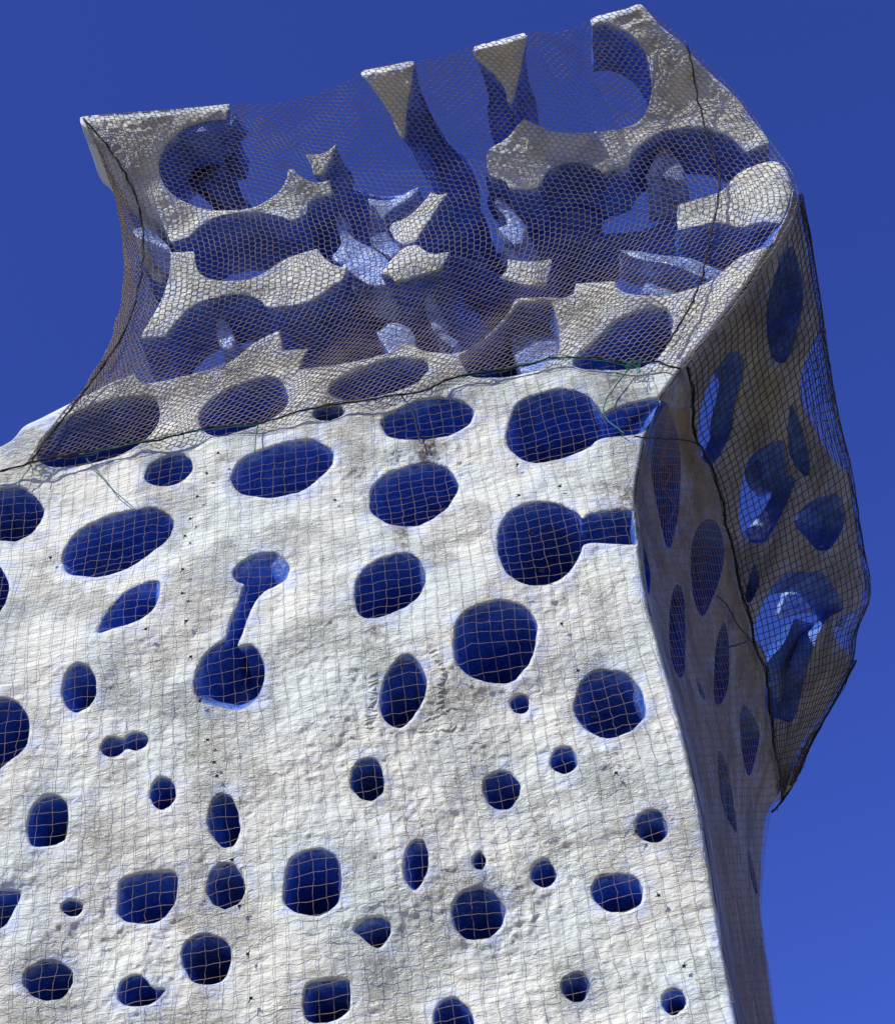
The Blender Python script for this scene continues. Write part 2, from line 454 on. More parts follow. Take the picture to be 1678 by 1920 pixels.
E_ = ell
H = [E_(22, 965, 60, 49, -18), E_(219, 1018, 110, 52, -22), E_(317, 883, 47, 27, -20), E_(530, 880, 101, 47, -17),
     [(184, 1186), (200, 1150), (230, 1115), (270, 1093), (298, 1090), (299, 1115), (285, 1145), (250, 1168), (215, 1178)],
     [(437, 1075), (447, 1061), (475, 1043), (508, 1037), (533, 1047), (543, 1065), (536, 1086), (515, 1100), (497, 1109), (479, 1129), (465, 1158),
      (454, 1190), (446, 1213), (470, 1211), (487, 1224), (497, 1258), (491, 1292), (474, 1318), (444, 1331), (410, 1326), (376, 1314), (364, 1288),
      (372, 1254), (393, 1220), (423, 1199), (431, 1173), (444, 1138), (455, 1108), (458, 1096), (443, 1090)],
     E_(775, 928, 87, 54, -16), E_(803, 787, 87, 37, -8), E_(616, 775, 30, 13, -8),
     [(950, 830), (955, 790), (975, 755), (1010, 738), (1060, 730), (1095, 738), (1118, 757), (1131, 776), (1145, 771), (1180, 758), (1215, 750), (1232, 748), (1236, 760),
      (1212, 803), (1190, 815), (1130, 822), (1100, 840), (1060, 858), (1000, 868), (965, 852)],
     [(933, 1020), (940, 985), (960, 958), (1000, 943), (1045, 945), (1080, 960), (1093, 972), (1110, 962), (1150, 957), (1180, 956), (1188, 966), (1192, 1016), (1184, 1021), (1150, 1020),
      (1100, 1020), (1085, 1045), (1065, 1075), (1030, 1095), (985, 1095), (950, 1075), (936, 1045)],
     [(667, 1130), (668, 1095), (685, 1065), (715, 1048), (760, 1037), (785, 1048), (797, 1075), (793, 1105), (770, 1132), (735, 1150), (700, 1160), (677, 1155)],
     [(852, 1210), (855, 1175), (870, 1150), (905, 1132), (945, 1127), (985, 1140), (1006, 1165), (1007, 1190), (998, 1230), (980, 1260), (955, 1281), (920, 1280), (880, 1268), (858, 1245)],
     [(715, 1310), (722, 1275), (740, 1245), (757, 1230), (778, 1235), (795, 1258), (800, 1285), (790, 1320), (770, 1350), (750, 1366), (725, 1355), (715, 1335)],
     E_(975, 1321, 18, 18), E_(1143, 1321, 68, 62, 10), E_(149, 1291, 31, 46, 10),
     [(-60, 1340), (-5, 1312), (30, 1318), (50, 1340), (55, 1375), (45, 1405), (15, 1430), (-10, 1445), (-60, 1440)],
     [(190, 1402), (198, 1388), (215, 1384), (232, 1387), (245, 1378), (262, 1375), (277, 1383), (273, 1400), (255, 1408), (238, 1405), (225, 1415), (208, 1420), (194, 1414)],
     E_(306, 1489, 24, 29, 10),
     [(53, 1560), (57, 1530), (70, 1505), (97, 1492), (123, 1503), (128, 1530), (125, 1565), (115, 1580), (85, 1588), (60, 1585)],
     E_(421, 1540, 29, 51, -5), E_(690, 1463, 31, 40, -8), E_(941, 1483, 35, 35), E_(1058, 1427, 25, 25), E_(1223, 1551, 29, 31), E_(1158, 1675, 47, 36, 0, sq=2.3),
     E_(1019, 1640, 23, 25), E_(899, 1616, 12, 16), E_(780, 1622, 23, 45, 6), E_(897, 1715, 50, 48),
     [(665, 1743), (685, 1725), (710, 1720), (728, 1730), (733, 1748), (722, 1768), (708, 1779), (690, 1770), (675, 1755)],
     [(532, 1680), (537, 1640), (550, 1610), (590, 1594), (620, 1600), (637, 1620), (640, 1660), (632, 1695), (600, 1717), (560, 1713), (537, 1700)],
     E_(424, 1663, 35, 43, 4),
     [(222, 1700), (228, 1655), (255, 1642), (300, 1636), (330, 1640), (332, 1665), (325, 1700), (295, 1730), (245, 1731), (225, 1720)],
     [(-40, 1685), (5, 1671), (38, 1676), (28, 1705), (10, 1735), (-15, 1745), (-50, 1720)],
     E_(136, 1704, 19, 15), E_(388, 1800, 45, 48, 0, sq=2.2), E_(92, 1840, 46, 37, -10),
     [(222, 1865), (232, 1840), (258, 1829), (275, 1838), (288, 1855), (308, 1858), (295, 1875), (275, 1886), (245, 1888), (225, 1880)],
     [(570, 1890), (577, 1850), (600, 1840), (645, 1838), (656, 1850), (657, 1885), (645, 1905), (610, 1918), (578, 1915)],
     E_(850, 1918, 36, 46), E_(1080, 1852, 26, 28), E_(1263, 1880, 23, 23), E_(-28, 1105, 45, 52),
     # crown edge
     [(72, 862), (80, 825), (120, 790), (170, 762), (230, 748), (283, 746), (300, 768), (293, 800), (265, 830), (220, 855), (160, 871), (105, 876)],
     [(373, 790), (380, 765), (410, 740), (460, 718), (500, 708), (527, 715), (540, 742), (535, 765), (500, 790), (460, 805), (415, 818), (385, 810)],
     E_(712, 711, 99, 30, -15),
     [(1076, 686), (1088, 664), (1120, 635), (1160, 601), (1205, 582), (1250, 582), (1262, 605), (1250, 648), (1225, 678), (1180, 692), (1110, 693)],
     # beyond the lower and left edges of the picture
     E_(120, 1990, 50, 42), E_(330, 2010, 36, 40), E_(560, 2040, 60, 36, -10), E_(1000, 2030, 44, 40), E_(1230, 2040, 36, 30), E_(-200, 1250, 60, 44), E_(-180, 1560, 48, 60),
     E_(-220, 1850, 60, 50), E_(-250, 1050, 70, 36, -20), E_(760, 2060, 30, 36), E_(-420, 1180, 80, 46, -20), E_(-440, 1420, 50, 60), E_(-430, 1700, 66, 48), E_(-600, 1300, 60, 46, -20), E_(-620, 1580, 44, 54), E_(-600, 1900, 60, 46), E_(-330, 2000, 44, 40)]
DEEP_HOLE16 = [(864, 676), (870, 662), (885, 650), (907, 636), (931, 617), (955, 592), (968, 574), (990, 568), (1029, 566), (1041, 584), (1048, 606), (1049, 640), (1046, 664), (1018, 687), (997, 697), (954, 706), (907, 708), (882, 704)]
H.append(DEEP_HOLE16)
def ragged(P, amp):
    c = P.mean(0); q = np.c_[P / 14.0, 0 * P[:, 0]]
    d = (P - c) / (np.linalg.norm(P - c, axis=1)[:, None] + 1e-9)
    return P + d * (fbm(q, 1.0, 3, 15) * amp)[:, None]
holes = [ragged(smooth_closed(h, 3.6), 1.6) for h in H]
P, tri, v2, paint, dr = make_cap(front_poly, holes, on_front, 3.3, corner=np.array(CORNER, float))
front_wall = link('front_wall', P, tri.tolist(), M_TOWER, tower, {'paint': paint, 'dirt': dr})
front_wall['label'] = 'sunlit white front wall'
# back of the wall and its upper edge
ringF = ring_at(front_poly, on_front)
Wv, Wf, S, end = wall(ringF, (0.12, 1, 0), 1.0, 8, lambda s: 0.0, 'offset', 5)
CL_ = np.stack([np.interp(np.linspace(0, 20, 240), range(21), [c[i] for c in CORNER]) for i in (0, 1)], -1)
_nc = dist_to(front_poly, CL_, 10.0, closed=False) < 3.0; _m = len(front_poly)
Wf = [f for f in Wf if not (_nc[f[0] % _m] and _nc[f[1] % _m])]
o = link('wall_edge', Wv, Wf, M_TOWER, front_wall, {'paint': S, 'dirt': np.zeros(len(Wv))})
SHALLOW = {4, 5, 15, 16, 25, 27, 29, 31, 33, 42, 43}; DEEPER = {12, 13, 19, 20, 21, 22, 23, 26, 30, 32, 34, 37, 38, 40}
for k, h in enumerate(holes):
    c = h.mean(0); sz = math.sqrt(abs(area(h)))
    rr = random.Random(k * 17 + 3)
    dvec = (0.05 + rr.uniform(-.12, .12), 1, rr.uniform(-.10, .06))
    T = (.26 + sz * .002) if k in SHALLOW else (.85 + sz * .004) if k in DEEPER else 0.36 + sz * .006 + rr.uniform(0, .22)
    opening('opening', h, on_front, dvec, T, front_wall, shrink=rr.uniform(.78, .92), seed=k, n=12, flare=.17 if k in SHALLOW else .06)

rl = random.Random(4); RV, RF, rs_ = [], [], 0
for x0, y0, x1, y1, n_r, ln in ((700, 1268, 694, 1364, 13, 11), (812, 1222, 832, 1262, 6, 8), (828, 1270, 826, 1335, 8, 8), (800, 1350, 850, 1330, 7, 9), (790, 1372, 845, 1365, 7, 9)):
    for k in range(n_r):
        f_ = k / (n_r - 1); cx_, cy_ = x0 + (x1 - x0) * f_ + rl.uniform(-2, 2), y0 + (y1 - y0) * f_; a_ = rl.uniform(-.7, .35); L_ = ln * rl.uniform(.7, 1.2); bow_ = rl.uniform(-3, 3)
        tq = np.linspace(-1, 1, 9); pq = np.c_[cx_ + L_ * tq * math.cos(a_) - bow_ * (1 - tq ** 2) * math.sin(a_), cy_ + L_ * tq * math.sin(a_) + bow_ * (1 - tq ** 2) * math.cos(a_)]
        Pq = on_front(pq); Pq = push(pq, Pq, -lumps(Pq)); rad_ = .0095 * np.sqrt(np.maximum(1 - tq ** 2, .02))
        t_ = np.gradient(Pq, axis=0); t_ /= np.linalg.norm(t_, axis=1)[:, None]; e1_ = np.cross(t_, (0, 1.0, 0)); e1_ /= np.linalg.norm(e1_, axis=1)[:, None]; e2_ = np.cross(t_, e1_)
        for j in range(6):
            an = math.tau * j / 6; RV.append(Pq + (e1_ * math.cos(an) + e2_ * math.sin(an)) * rad_[:, None])
        RF += [(rs_ + j * 9 + i, rs_ + ((j + 1) % 6) * 9 + i, rs_ + ((j + 1) % 6) * 9 + i + 1, rs_ + j * 9 + i + 1) for j in range(6) for i in range(8)]; rs_ += 54
RV = np.vstack(RV)
o = link('relief_ridges', RV, RF, M_TOWER, front_wall, {'paint': np.full(len(RV), -.2), 'dirt': np.full(len(RV), .1)}); o['kind'] = 'stuff'

# the foot of the tower below the picture, down to the paving
cz = on_front(np.array([(1425.0, 2108.0), (-755.0, 2125.0)]))
zt, xr, xl = cz[0, 2] + .12, cz[0, 0] - .03, cz[1, 0] + .02
gx_, gz_ = np.linspace(xl, xr, 40), np.linspace(0, zt, 30)
bv = [(x, float(F(np.array([x]), np.array([z]))[0]) + .05, z) for z in gz_ for x in gx_]; bf = [(j * 40 + i, j * 40 + i + 1, (j + 1) * 40 + i + 1, (j + 1) * 40 + i) for j in range(29) for i in range(39)]
n0 = len(bv); bv += [(xl, 15.2, 0), (xr, 15.2, 0), (xr, 15.2, zt), (xl, 15.2, zt)]
bf += [tuple([39 + 40 * j for j in range(30)] + [n0 + 2, n0 + 1]), tuple([40 * j for j in range(30)][::-1] + [n0, n0 + 3]), (n0, n0 + 1, n0 + 2, n0 + 3), tuple(list(range(29 * 40, 30 * 40)) + [n0 + 2, n0 + 3])]
link('tower_foot', bv, bf, M_TOWER, tower, {'paint': np.full(len(bv), -.2), 'dirt': np.zeros(len(bv))}, smooth=False)

# ------------------------------------------------------------------ crown: loose white faces on blue bodies
TOPLINE = np.array([(140, 219), (160, 218), (300, 208), (430, 195)], float)
TL = [(150, 221), (160, 217), (230, 211), (300, 206), (370, 200), (430, 194), (425, 223), (385, 226), (345, 241), (312, 270), (298, 305), (303, 335), (325, 365), (375, 389), (430, 394), (480, 386), (518, 363), (535, 340), (541, 318),
      (549, 316), (566, 332), (592, 342), (618, 336), (623, 364), (592, 372), (578, 382), (573, 401), (545, 412), (530, 406), (495, 399), (450, 398), (405, 406), (370, 427), (354, 443), (320, 453), (306, 420), (285, 382), (255, 340), (208, 286), (165, 243), (152, 232)]
L2 = [(320, 473), (364, 471), (368, 500), (381, 517), (402, 524), (436, 526), (470, 522), (497, 510), (521, 494), (544, 481), (595, 466), (606, 481), (626, 496), (651, 502), (640, 524), (616, 541), (589, 561), (555, 571), (504, 575),
      (490, 564), (463, 553), (429, 552), (388, 561), (354, 578), (330, 602), (313, 626), (303, 631), (261, 634), (283, 598), (303, 561), (315, 524), (320, 495)]
S1 = [(572, 289), (602, 288), (618, 280), (630, 269), (620, 299), (604, 326), (588, 327), (583, 308)]
S3 = [(730, 429), (737, 418), (764, 406), (791, 382), (808, 360), (824, 365), (840, 360), (822, 385), (805, 412), (788, 436), (781, 450), (760, 457), (743, 450)]
S4 = [(713, 513), (730, 491), (750, 470), (762, 462), (781, 459), (794, 468), (811, 475), (842, 472), (828, 501), (798, 514), (764, 525), (743, 530), (730, 517)]
S5 = [(952, 486), (991, 490), (1035, 486), (1031, 505), (1024, 536), (985, 533), (935, 521), (949, 508)]
T1 = [(677, 140), (682, 131), (720, 124), (768, 114), (776, 114), (772, 150), (764, 192), (760, 250), (753, 258), (745, 246), (730, 212), (706, 175)]
T2 = [(886, 95), (890, 86), (935, 74), (982, 61), (989, 66), (980, 107), (966, 172), (960, 193), (951, 191), (946, 164), (923, 136), (895, 111)]
TR = [(1107, 36), (1123, 28), (1173, 16), (1196, 7), (1209, 14), (1237, 46), (1277, 79), (1327, 132), (1380, 182), (1409, 222), (1438, 257), (1441, 268), (1398, 284), (1380, 265), (1355, 250), (1320, 241), (1284, 240), (1248, 244), (1220, 256), (1198, 275), (1184, 293), (1178, 312),
      (1155, 318), (1130, 325), (1120, 315), (1102, 307), (1077, 304), (1052, 307), (1027, 320), (1016, 340), (1009, 352), (959, 354), (948, 340), (918, 327), (913, 310), (913, 286), (922, 276), (952, 257), (969, 236), (982, 222), (1005, 232), (1041, 246), (1084, 248), (1130, 245), (1166, 240), (1195, 229),
      (1212, 207), (1221, 175), (1221, 143), (1212, 104), (1191, 72), (1166, 54), (1137, 45), (1110, 47)]
R2 = [(1271, 384), (1309, 372), (1352, 358), (1373, 336), (1391, 320), (1423, 307), (1450, 302), (1466, 309), (1477, 325), (1484, 350), (1474, 393), (1463, 418), (1427, 415), (1391, 425), (1345, 417), (1309, 422), (1273, 431), (1269, 411)]
TOP1 = np.array([(670, 134), (682, 131), (720, 124), (776, 113), (785, 111)], float)
TOP2 = np.array([(880, 88), (890, 86), (935, 74), (982, 61), (995, 58)], float)
TOP3 = np.array([(1100, 37), (1123, 28), (1173, 16), (1196, 7)], float)
CROWN = [(TL, (.04, 1, 0), .68, (.0, .02), TOPLINE), (L2, (.06, 1, -.02), .55, (0, .02), None), (S1, (.3, 1, -.3), .4, (-.03, -.02), None), (S3, (.15, 1, -.1), 1.0, (-.03, .18), None),
         (S4, (.1, 1, -.1), 1.0, (-.04, .20), None), (S5, (.15, 1, -.1), 1.0, (-.05, .18), None), (T1, (.36, 1, -.12), 1.45, (-.10, -.07), TOP1), (T2, (.06, 1, -.05), 1.0, (-.05, -.03), TOP2),
         (TR, (.0, 1, 0), .5, (0, .02), TOP3), (R2, (.0, 1, -.05), .75, (0, .04), None)]
for k, (pl, d, T, gr, tl) in enumerate(CROWN):
    o = piece('lattice_piece', corner_closed(pl, 5.0), on_front, d, T, tower, gr, toplip=tl, seed=100 + k, grid=3.0)
    if k == 0:      # the outer left flank is painted white
        me = o.data; vals = np.zeros(len(me.vertices), np.float32); me.attributes['paint'].data.foreach_get('value', vals)
        ring = corner_closed(pl, 5.0); m_ = len(ring)
        lf = dist_to(ring, np.array([(306, 420), (285, 382), (255, 340), (208, 286), (165, 243), (152, 232), (150, 221)], float), 5.0, closed=False) < 2.5
        vals[-11 * m_:] = np.where(np.tile(lf, 11), -.2, vals[-11 * m_:])
        me.attributes['paint'].data.foreach_set('value', vals)

# blue bodies deeper in the crown; k > 0 makes the face turn downwards like a ceiling, k < 0 upwards like a ledge
def tilt(o0, yref, k): return lambda px: on_front(px, np.maximum(o0 + (np.asarray(px)[:, 1] - yref) * k, .015))
def inner(poly, o0, yref, k, T, d=(.12, 1, 0), grow=(0, .05), blue=.3, holes=(), grid=5.0, seed=0, name='inner_strut'):
    return piece(name, corner_closed(poly, 6.0), tilt(o0, yref, k), d, T, tower, grow, holes=[smooth_closed(h, 6.0) for h in holes], grid=grid, seed=300 + seed, blue=blue, lipd=.02, sunlit_pale=1.0 if (blue and k < 0) else 0.0)  # upturned blue faces get the painted sunlit tone
C_ = 1 / 190.0
inner([(427, 196), (448, 227), (424, 267), (422, 294), (434, 331), (454, 365), (463, 384), (417, 392), (404, 368), (380, 345), (354, 328), (327, 323), (306, 330), (296, 295), (327, 243), (380, 226), (415, 222)], -.08, 230, 1 / 225., .12, d=(0, 1, 0), seed=20)
inner([(585, 384), (600, 372), (626, 346), (655, 350), (700, 364), (745, 366), (783, 350), (792, 372), (785, 440), (765, 480), (720, 525), (660, 525), (610, 490)], .75, 350, C_, .5, seed=1)
inner([(632, 395), (655, 420), (664, 447), (700, 466), (726, 487), (746, 520), (728, 540), (690, 532), (650, 505), (622, 482), (640, 455), (630, 425)], .10, 530, -1 / 900., .35, seed=2)
inner([(784, 350), (779, 372), (752, 388), (729, 403), (725, 422), (733, 446), (757, 468), (735, 484), (700, 460), (690, 426), (698, 396), (690, 372), (735, 374)], .24, 470, -1 / 900., .3, seed=3)
inner([(843, 372), (860, 360), (905, 400), (925, 470), (975, 478), (1000, 440), (1010, 490), (960, 520), (880, 500), (842, 478), (830, 440)], .55, 360, C_, .6, seed=4)
inner([(927, 370), (945, 372), (966, 398), (986, 425), (982, 450), (966, 460), (944, 440), (934, 427), (952, 420), (946, 402), (930, 388)], .08, 450, -1 / 900., .4, seed=5)
inner([(960, 352), (1010, 350), (1130, 322), (1186, 312), (1202, 333), (1150, 362), (1125, 390), (1113, 420), (1122, 438), (1200, 432), (1275, 398), (1282, 425), (1300, 460), (1290, 486), (1240, 480), (1165, 466), (1150, 500), (1100, 535), (1060, 560), (1020, 562), (1035, 490), (990, 484), (988, 420), (962, 392), (925, 345), (948, 340)], .35, 330, 1 / 330., .12, seed=6)
inner([(1210, 332), (1225, 300), (1240, 273), (1262, 288), (1279, 310), (1284, 337), (1255, 336), (1230, 327)], .10, 330, -1 / 900., .5, seed=7)
inner([(1200, 550), (1215, 525), (1245, 494), (1262, 505), (1284, 525), (1268, 547), (1240, 556)], .32, 550, -1 / 300., .4, seed=8)
inner([(1158, 468), (1200, 471), (1240, 478), (1290, 483), (1320, 494), (1358, 510), (1330, 524), (1290, 508), (1250, 494), (1200, 486)], .14, 500, -1 / 700., .3, seed=9)
inner([(486, 572), (560, 571), (612, 554), (655, 505), (700, 512), (742, 528), (765, 570), (790, 640), (770, 660), (640, 700), (560, 705), (520, 660), (520, 615)], .28, 520, C_, .6, holes=[E_(728, 588, 34, 36, 10)], seed=10)
inner([(735, 528), (780, 520), (818, 503), (845, 472), (890, 490), (945, 520), (1032, 540), (1060, 562), (1045, 600), (1000, 640), (900, 690), (790, 690), (752, 640), (748, 580)], .35, 490, C_, .6, holes=[E_(920, 565, 44, 28, -20), E_(858, 606, 17, 13, -10)], seed=11)
inner([(801, 520), (812, 530), (814, 560), (820, 600), (842, 628), (860, 640), (850, 652), (822, 630), (803, 600), (796, 560)], .12, 640, -1 / 900., .25, seed=12)
inner([(705, 622), (735, 605), (765, 612), (780, 640), (770, 668), (735, 672)], .1, 660, -1 / 260., .4, seed=13)
inner([(955, 590), (975, 575), (1000, 600), (1022, 560), (1046, 590), (1050, 660), (1020, 700), (985, 712), (960, 660)], .1, 690, -1 / 420., .4, seed=14)
inner([(405, 590), (425, 602), (440, 632), (440, 655), (425, 660), (408, 640)], .12, 660, -1 / 900., .4, seed=15)
inner([(255, 444), (285, 456), (322, 478), (318, 502), (304, 532), (288, 522), (266, 488)], .12, 444, C_, .35, blue=0.0, seed=17, name='lattice_piece')
inner([(249, 430), (276, 425), (300, 446), (320, 466), (321, 476), (286, 455), (255, 443)], .14, 444, -1 / 120., .3, blue=0.02, seed=18, name='lattice_piece')
inner([(470, 600), (560, 540), (640, 440), (780, 440), (850, 470), (980, 490), (1100, 500), (1200, 560), (1300, 640), (1000, 900), (560, 900)], 1.7, 450, 0, .5, seed=19, name='inner_wall')

# ------------------------------------------------------------------ right side wall
SIDE = [(1447, 461), (1466, 420), (1481, 390), (1488, 352), (1497, 385), (1513, 470), (1526, 550), (1535, 605), (1526, 638), (1506, 690), (1500, 745), (1524, 795), (1552, 848), (1588, 888), (1597, 930), (1606, 1000), (1620, 1090), (1610, 1146), (1578, 1158), (1563, 1180), (1572, 1210), (1592, 1228), (1588, 1255),
        (1545, 1330), (1500, 1400), (1465, 1480), (1440, 1521), (1431, 1560), (1426, 1640), (1424, 1700), (1432, 1770), (1440, 1830), (1452, 1925), (1475, 2110)]
side_poly = corner_closed(CORNER[::-1][:-1] + SIDE, 6.0) if False else corner_closed(CORNER[:-1][::-1] + SIDE[0:], 6.0)
side_poly = corner_closed([(1425, 2110)] + CORNER[:-1][::-1][:-1] + SIDE, 6.0)
SH = [[(1240, 752), (1262, 785), (1275, 850), (1273, 950), (1262, 1010), (1255, 1028), (1245, 1010), (1230, 940), (1219, 870), (1217, 815)],
      [(1376, 658), (1392, 670), (1394, 694), (1376, 767), (1372, 804), (1347, 856), (1323, 868), (1311, 836), (1311, 787), (1323, 735), (1347, 686)],
      [(1485, 462), (1499, 500), (1506, 541), (1501, 593), (1485, 654), (1469, 680), (1448, 670), (1438, 626), (1438, 573), (1450, 525), (1467, 480)],
      [(1465, 825), (1473, 860), (1480, 890), (1492, 900), (1465, 964), (1433, 1015), (1398, 1011), (1386, 970), (1389, 926), (1398, 876), (1417, 847)],
      [(1329, 973), (1348, 986), (1358, 1033), (1351, 1080), (1336, 1121), (1317, 1156), (1301, 1121), (1295, 1065), (1298, 1017), (1310, 986)],
      [(1414, 1058), (1425, 1083), (1417, 1112), (1405, 1131), (1397, 1121), (1402, 1093)],
      [(1483, 759), (1494, 780), (1512, 829), (1519, 880), (1512, 893), (1500, 885), (1484, 860), (1478, 840), (1477, 797)],
      [(1568, 926), (1584, 955), (1580, 990), (1559, 1025), (1534, 1032), (1508, 1005), (1490, 983), (1502, 955), (1528, 936)],
      [(1421, 1153), (1446, 1102), (1477, 1075), (1515, 1072), (1543, 1076), (1582, 1135), (1555, 1158), (1537, 1182), (1514, 1253), (1490, 1345), (1465, 1350), (1438, 1332), (1435, 1266), (1438, 1238), (1430, 1216), (1410, 1190)],
      [(1266, 1098), (1281, 1112), (1285, 1190), (1282, 1265), (1268, 1263), (1256, 1216), (1256, 1143)],
      [(1359, 1168), (1367, 1222), (1364, 1291), (1348, 1323), (1339, 1310), (1339, 1253), (1345, 1197)],
      [(1304, 1272), (1315, 1285), (1323, 1313), (1312, 1300)],
      [(1395, 1322), (1415, 1347), (1424, 1375), (1419, 1411), (1405, 1455), (1393, 1423), (1387, 1351)],
      [(1347, 1407), (1365, 1443), (1381, 1551), (1376, 1556), (1357, 1519), (1347, 1463)],
      [(1402, 1591), (1413, 1625), (1421, 1675), (1414, 1670), (1405, 1631)],
      [(1206, 1026), (1218, 1061), (1219, 1097), (1216, 1115), (1210, 1079)]]
sholes = [smooth_closed(h, 5.0) for h in SH]
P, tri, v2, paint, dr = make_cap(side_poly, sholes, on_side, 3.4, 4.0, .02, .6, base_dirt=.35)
gr_ = np.clip(.90 + .7 * fbm(P * np.array([1, 1, .35]), 1.6, 4, 91), 0, 1)  # streaky grime over an overall darkening that deepens the shade
side_wall = link('side_wall', P, tri.tolist(), M_TOWER, tower, {'paint': paint, 'dirt': dr, 'grime_shade': gr_})
side_wall['label'] = 'grimy grey right side wall in shade'
ringS = ring_at(side_poly, on_side, .02, .6)
Wv, Wf, S, end = wall(ringS, (-1, .8, 0), .4, 6, lambda s: 0.0, 'offset', 6)
_m = len(ringS); _cn = np.array([min(np.hypot(*(p - np.array(c))) for c in zip(np.interp(np.linspace(0, 20, 200), range(21), [c[0] for c in CORNER]), np.interp(np.linspace(0, 20, 200), range(21), [c[1] for c in CORNER]))) < 8 for p in side_poly])
Wf = [f for f in Wf if not (_cn[f[0] % _m] or _cn[f[1] % _m])]
link('wall_edge', Wv, Wf, M_TOWER, side_wall, {'paint': S, 'dirt': np.zeros(len(Wv))})
for k, h in enumerate(sholes):
    rr = random.Random(k * 13 + 5)
    up = h[:, 1].mean() < 1100
    thru = k in (1, 3, 7, 8)
    opening('opening', h, on_side, (-1, .75 + rr.uniform(-.1, .1), rr.uniform(-.1, .1)), .22 if thru else .5 if k in (2, 6) else 1.3, side_wall, shrink=.85, n=8, lipd=.02, amp=.6, seed=400 + k, cap=not thru, shift=.1)


# ------------------------------------------------------------------ nets
M_NET_DARK = plain('dark_netting_twine', (.26, .215, .17), .75, .3, 60)
M_NET_TAN = plain('tan_netting_twine', (.30, .235, .17), .75, .3, 60)
M_NET_BLACK = plain('black_netting_twine', (.045, .040, .036), .75, .3, 60)
M_ROPE = plain('black_rope', (.018, .017, .016), .6, .3, 80)
M_GREEN = plain('green_twine', (.02, .14, .105), .55, .3, 80)

def tubes(segs, rad, sides=3):
    """segs: (n,2,3) end points -> one mesh of thin prisms"""
    A, B = segs[:, 0], segs[:, 1]; d = B - A; L = np.linalg.norm(d, axis=1); ok = L > 1e-5
    A, B, d, L = A[ok], B[ok], d[ok], L[ok]; d = d / L[:, None]
    ref = np.where(np.abs(d[:, 2:3]) < .8, np.array([[0, 0, 1.0]]), np.array([[1.0, 0, 0]]))
    e1 = np.cross(d, ref); e1 /= np.linalg.norm(e1, axis=1)[:, None]; e2 = np.cross(d, e1)
    rad = np.broadcast_to(rad, (len(segs),))[ok]
    ex = d * (rad * .6)[:, None]; V = []
    for X, s_ in ((A, -1), (B, 1)):
        for k in range(sides):
            a = math.tau * k / sides + .5
            V.append(X + ex * s_ + (e1 * math.cos(a) + e2 * math.sin(a)) * rad[:, None])
    V = np.stack(V, 1).reshape(-1, 3); n = len(A); m = 2 * sides
    base = np.arange(n)[:, None] * m
    Fs = [np.concatenate([base + k, base + (k + 1) % sides, base + sides + (k + 1) % sides, base + sides + k], 1) for k in range(sides)]
    return V, np.concatenate(Fs).tolist()

def resample(pts, n):
    P = np.array(pts, float); l = np.concatenate([[0], np.cumsum(np.linalg.norm(np.diff(P, axis=0), axis=1))])
    t = np.linspace(0, l[-1], n)
    Q = np.stack([np.interp(t, l, P[:, k]) for k in range(P.shape[1])], -1)
    for _ in range(3):
        Q[1:-1] = (Q[:-2] + 2 * Q[1:-1] + Q[2:]) / 4
    return Q

def coons(bot, top, left, right, nu, nv):
    """bot/top run left to right (nu), left/right run bottom to top (nv); returns [nv, nu, 2]"""
    b, t, l, r = resample(bot, nu), resample(top, nu), resample(left, nv), resample(right, nv)
    u = np.linspace(0, 1, nu)[None, :, None]; v = np.linspace(0, 1, nv)[:, None, None]
    return ((1 - v) * b[None] + v * t[None] + (1 - u) * l[:, None] + u * r[:, None]
            - ((1 - u) * (1 - v) * b[0] + u * (1 - v) * b[-1] + (1 - u) * v * t[0] + u * v * t[-1]))

def hex_edges(P, zig):
    """knotted mesh: every upright strand zigzags on, rungs join neighbours on every second knot, staggered"""
    nv, nu = P.shape[:2]; Q = P.copy()
    ac = np.gradient(P, axis=1)
    sg = ((np.arange(nv)[:, None] + np.arange(nu)[None]) % 2 * 2 - 1)[..., None]
    Q = Q + ac * zig * sg
    E = [np.stack([Q[:-1], Q[1:]], 2).reshape(-1, 2, 3)]
    m = ((np.arange(nv)[:, None] + np.arange(nu - 1)[None]) % 2 == 1)
    E.append(np.stack([Q[:, :-1], Q[:, 1:]], 2)[m])
    return np.concatenate(E), Q

def diamond_edges(P):
    nv, nu = P.shape[:2]; E = []
    for i in range(nv - 1):
        for j in range(nu):
            if (i + j) % 2: continue
            for dj in (-1, 1):
                if 0 <= j + dj < nu: E.append((P[i, j], P[i + 1, j + dj]))
    for i in range(nv - 1):
        for j in range(nu):
            if (i + j) % 2 == 0: continue
    return np.array(E)

def wob(P, amp, sc, seed):
    sh = P.shape; q = P.reshape(-1, 3)
    return (q + np.stack([fbm(q, sc, 2, seed), fbm(q, sc, 2, seed + 9), fbm(q, sc, 2, seed + 18)], -1) * amp).reshape(sh)

